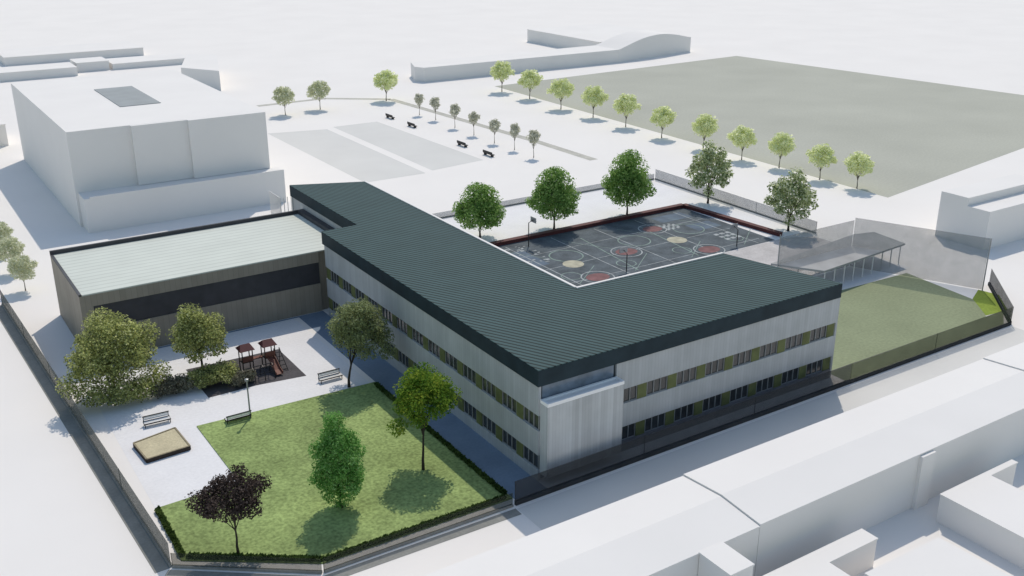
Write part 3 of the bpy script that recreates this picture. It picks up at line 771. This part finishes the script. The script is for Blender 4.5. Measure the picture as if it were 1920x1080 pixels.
t = building('large white block with a square grey rooflight at upper left', (31, 184))
m = MB()
X0, X1, Y0, Y1, Z = 30.2, 65.7, 188.5, 249.0, 17.2
hx0, hx1, hy0, hy1 = 43.7, 51.5, 207.0, 230.0
m.box(X0, Y0, 0, X1, Y1, Z)
m.box(41.0, Y0 - 0.8, 6.26, 51.0, Y0 - .003, Z - .02); m.box(51.003, Y0 - 1.5, 6.26, X1, Y0 - .003, Z - .01)
m.build('wall', MT['white'], t)
MB().box(hx0, hy0, Z + .003, hx1, hy1, Z + .12).build('rooflight', MT['rooflight'], t)
MB().box(30.6, 183.6, 0, 67.2, 188.497, 6.2).build('podium', MT['white'], t)
pq = MB(); pq.box(31.6, 183.58, 6.203, 67.22, 184.0, 6.45); pq.build('podium_parapet', MT['white'], t)

def plain(label, x0, y0, x1, y1, h, group=None):
    t = building(label, (x0, y0), group=group)
    MB().box(x0, y0, 0, x1, y1, h).build('wall', MT['white'], t)
    MB().box(x0 - .1, y0 - .1, h + .003, x1 + .1, y1 + .1, h + .2).build('roof', MT['white'], t)
    return t
FG = 'low white buildings far behind the block'
plain('long low white building farthest back at upper left', 48, 402, 96, 425, 2.8, FG)
plain('low white building touching the left edge behind the large block', 18, 366, 65.2, 378, 2.7, FG)
plain('small low white building in the middle of the far left group', 66.5, 373, 77, 384, 3.0, FG)
plain('low white building at the right end of the far left group', 78, 372, 104.5, 386, 1.9, FG)
t = building('turned white building just behind the right corner of the large block', (90, 318), group=FG)
MB().prism([(88, 324), (95.9, 311), (106.5, 346), (98, 352)], 0, 6.0).build('wall', MT['white'], t)
MB().prism([(88, 324), (95.9, 311), (106.5, 346), (98, 352)], 6.003, 6.15).build('roof', MT['white'], t)
plain('small white house at the left edge beside the large block', 12, 266, 29.5, 280, 5.0)

# long hall with a barrel end
t = building('long white hall with a rounded barrel roof at its right end', (156, 291), name='long_hall')
MB().prism([(154.6, 294.8), (156.2, 291.2), (235, 290.0), (235, 304), (158, 304)], 0, 4.6).build('wall', MT['white'], t)
vs = []; n = 24; fs = []
for i in range(n + 1):
    u = i / n; x = 235.02 + 41 * u
    z = 4.6 + 0.9 * u + 3.1 * math.sin(math.pi * u) ** 1.1
    yy0 = 290.0 + 7 * u
    for y in (yy0, yy0 + 14): vs += [(x, y, 0), (x, y, z)]
for i in range(n):
    a = 4 * i; b = a + 4
    fs += [(a, b, b + 1, a + 1), (a + 1, b + 1, b + 3, a + 3), (a + 2, a + 3, b + 3, b + 2)]
fs += [(0, 1, 3, 2), (4 * n, 4 * n + 2, 4 * n + 3, 4 * n + 1)]
MB().add(vs, fs).build('barrel_roof_end', MT['white'], t)
t = building('white building set back behind the long hall', (240, 312))
MB().box(240, 308, 0, 280, 356.5, 4.8).build('wall', MT['white'], t)
MB().box(239.9, 307.9, 4.803, 280.1, 356.6, 5.0).build('roof', MT['white'], t)

# house on the right edge
t = building('grey white house with sunken flat roof at the right edge beyond the net', (154.5, 91.8), name='white_house')
MB().box(154.4, 91.8, 0, 190, 96.0, 6.7).build('wall', MT['white'], t)
MB().prism([(154.4, 96.003), (176, 96.003), (176, 101.2), (154.4, 101.2)], 0, 8.1).build('raised_wall', MT['white'], t)

# terrace along the street
def terrace(x0, x1, ze, label):
    t = thing('terraced_house', label, 'house', (x0, 49.2, 0), 0, 'white terrace along the street')
    zr = ze + 0.42
    MB().box(x0, 49.25, 0, x1, 58.7, ze - .15).build('wall', MT['white'], t)
    m = MB()
    sec = [(49.2, ze - .147), (49.2, ze), (53.9, zr), (58.75, ze), (58.75, ze - .147)]
    vs = [(x0, y, z) for y, z in sec] + [(x1, y, z) for y, z in sec]
    m.add(vs, [(4, 3, 2, 1, 0), (5, 6, 7, 8, 9)] + [(i, i + 1, i + 6, i + 5) for i in range(4)] + [(4, 0, 5, 9)])
    m.build('roof', MT['white'], t)
    return t
terrace(22, 56.95, 5.86, 'white terraced house with shallow roof at the bottom left of the street')
tm = terrace(57.0, 102.5, 6.02, 'long white terraced house with shallow roof in the middle of the street')
terrace(102.55, 160, 6.16, 'white terraced house with shallow roof cut off by the right edge')
MB().box(78.2, 48.85, 0, 80.2, 49.247, 5.8).build('pilaster', MT['white'], tm)
AG = 'flat roofed extensions behind the terrace'
def annex(label, poly, h):
    t = thing('house_extension', label, 'extension', (*poly[0], 0), 0, AG)
    MB().prism(poly, 0, h).build('wall', MT['white'], t)
    MB().prism(inset(poly, -0.06), h + .003, h + .16).build('roof', MT['white'], t)
annex('narrow flat white extension as tall as the terrace at bottom centre', [(50.1, 45.7), (52.6, 45.7), (52.6, 49.19), (50.1, 49.19)], 5.8)
annex('stepped low white extension in front of the middle terraced house', [(53.4, 36), (61.2, 36), (61.2, 45.2), (67.5, 45.2), (67.5, 46.85), (53.4, 46.85)], 2.85)
annex('low white flat roof at the bottom edge right of the stepped extension', [(62.6, 30), (72.4, 30), (72.0, 42.3), (62.6, 42.5)], 2.85)
annex('white flat roofed extension with thin garden wall at the right edge', [(78.3, 34), (85.2, 34), (85.2, 46.0), (89.7, 46.0), (89.7, 46.55), (78.3, 46.55)], 2.85)

# ------------------------------------------------------------------ light
sun_dir = Vector((0.49, 0.58, 1.0)).normalized()
el = math.asin(sun_dir.z); az = math.atan2(sun_dir.x, sun_dir.y)
W = bpy.data.worlds.new('World'); S.world = W; W.use_nodes = True
nt = W.node_tree; bg = nt.nodes['Background']
sky = nt.nodes.new('ShaderNodeTexSky'); sky.sky_type = 'NISHITA'; sky.sun_disc = False
sky.sun_elevation = el; sky.sun_rotation = az
sky.air_density = 1.6; sky.dust_density = 1.0; sky.ozone_density = 1.0
nt.links.new(sky.outputs[0], bg.inputs[0]); bg.inputs[1].default_value = 0.13
ld = bpy.data.lights.new('sun', 'SUN'); ld.energy = 2.75; ld.angle = R(0.5); ld.color = (1.0, 0.905, 0.78)
lo = bpy.data.objects.new('sun', ld); COL.objects.link(lo)
lo.rotation_euler = sun_dir.to_track_quat('Z', 'Y').to_euler()
lo.location = (60, 80, 150)

# ------------------------------------------------------------------ camera
cd = bpy.data.cameras.new('camera'); cam = bpy.data.objects.new('camera', cd); COL.objects.link(cam)
cd.sensor_width = 36; cd.lens = 1900 / 1920 * 36
cd.clip_start = 0.5; cd.clip_end = 9000
cam.location = (0, 0, 55)
cam.rotation_euler = (R(90) - math.atan2(728, 1900), 0, -R(33.1))
S.camera = cam
S.view_settings.view_transform = 'Standard'; S.view_settings.look = 'None'
S.view_settings.exposure = -0.15; S.view_settings.gamma = 1
S.render.resolution_x = 1024; S.render.resolution_y = 576
try:
    S.cycles.transparent_max_bounces = 16
    S.cycles.max_bounces = 8
except Exception: pass
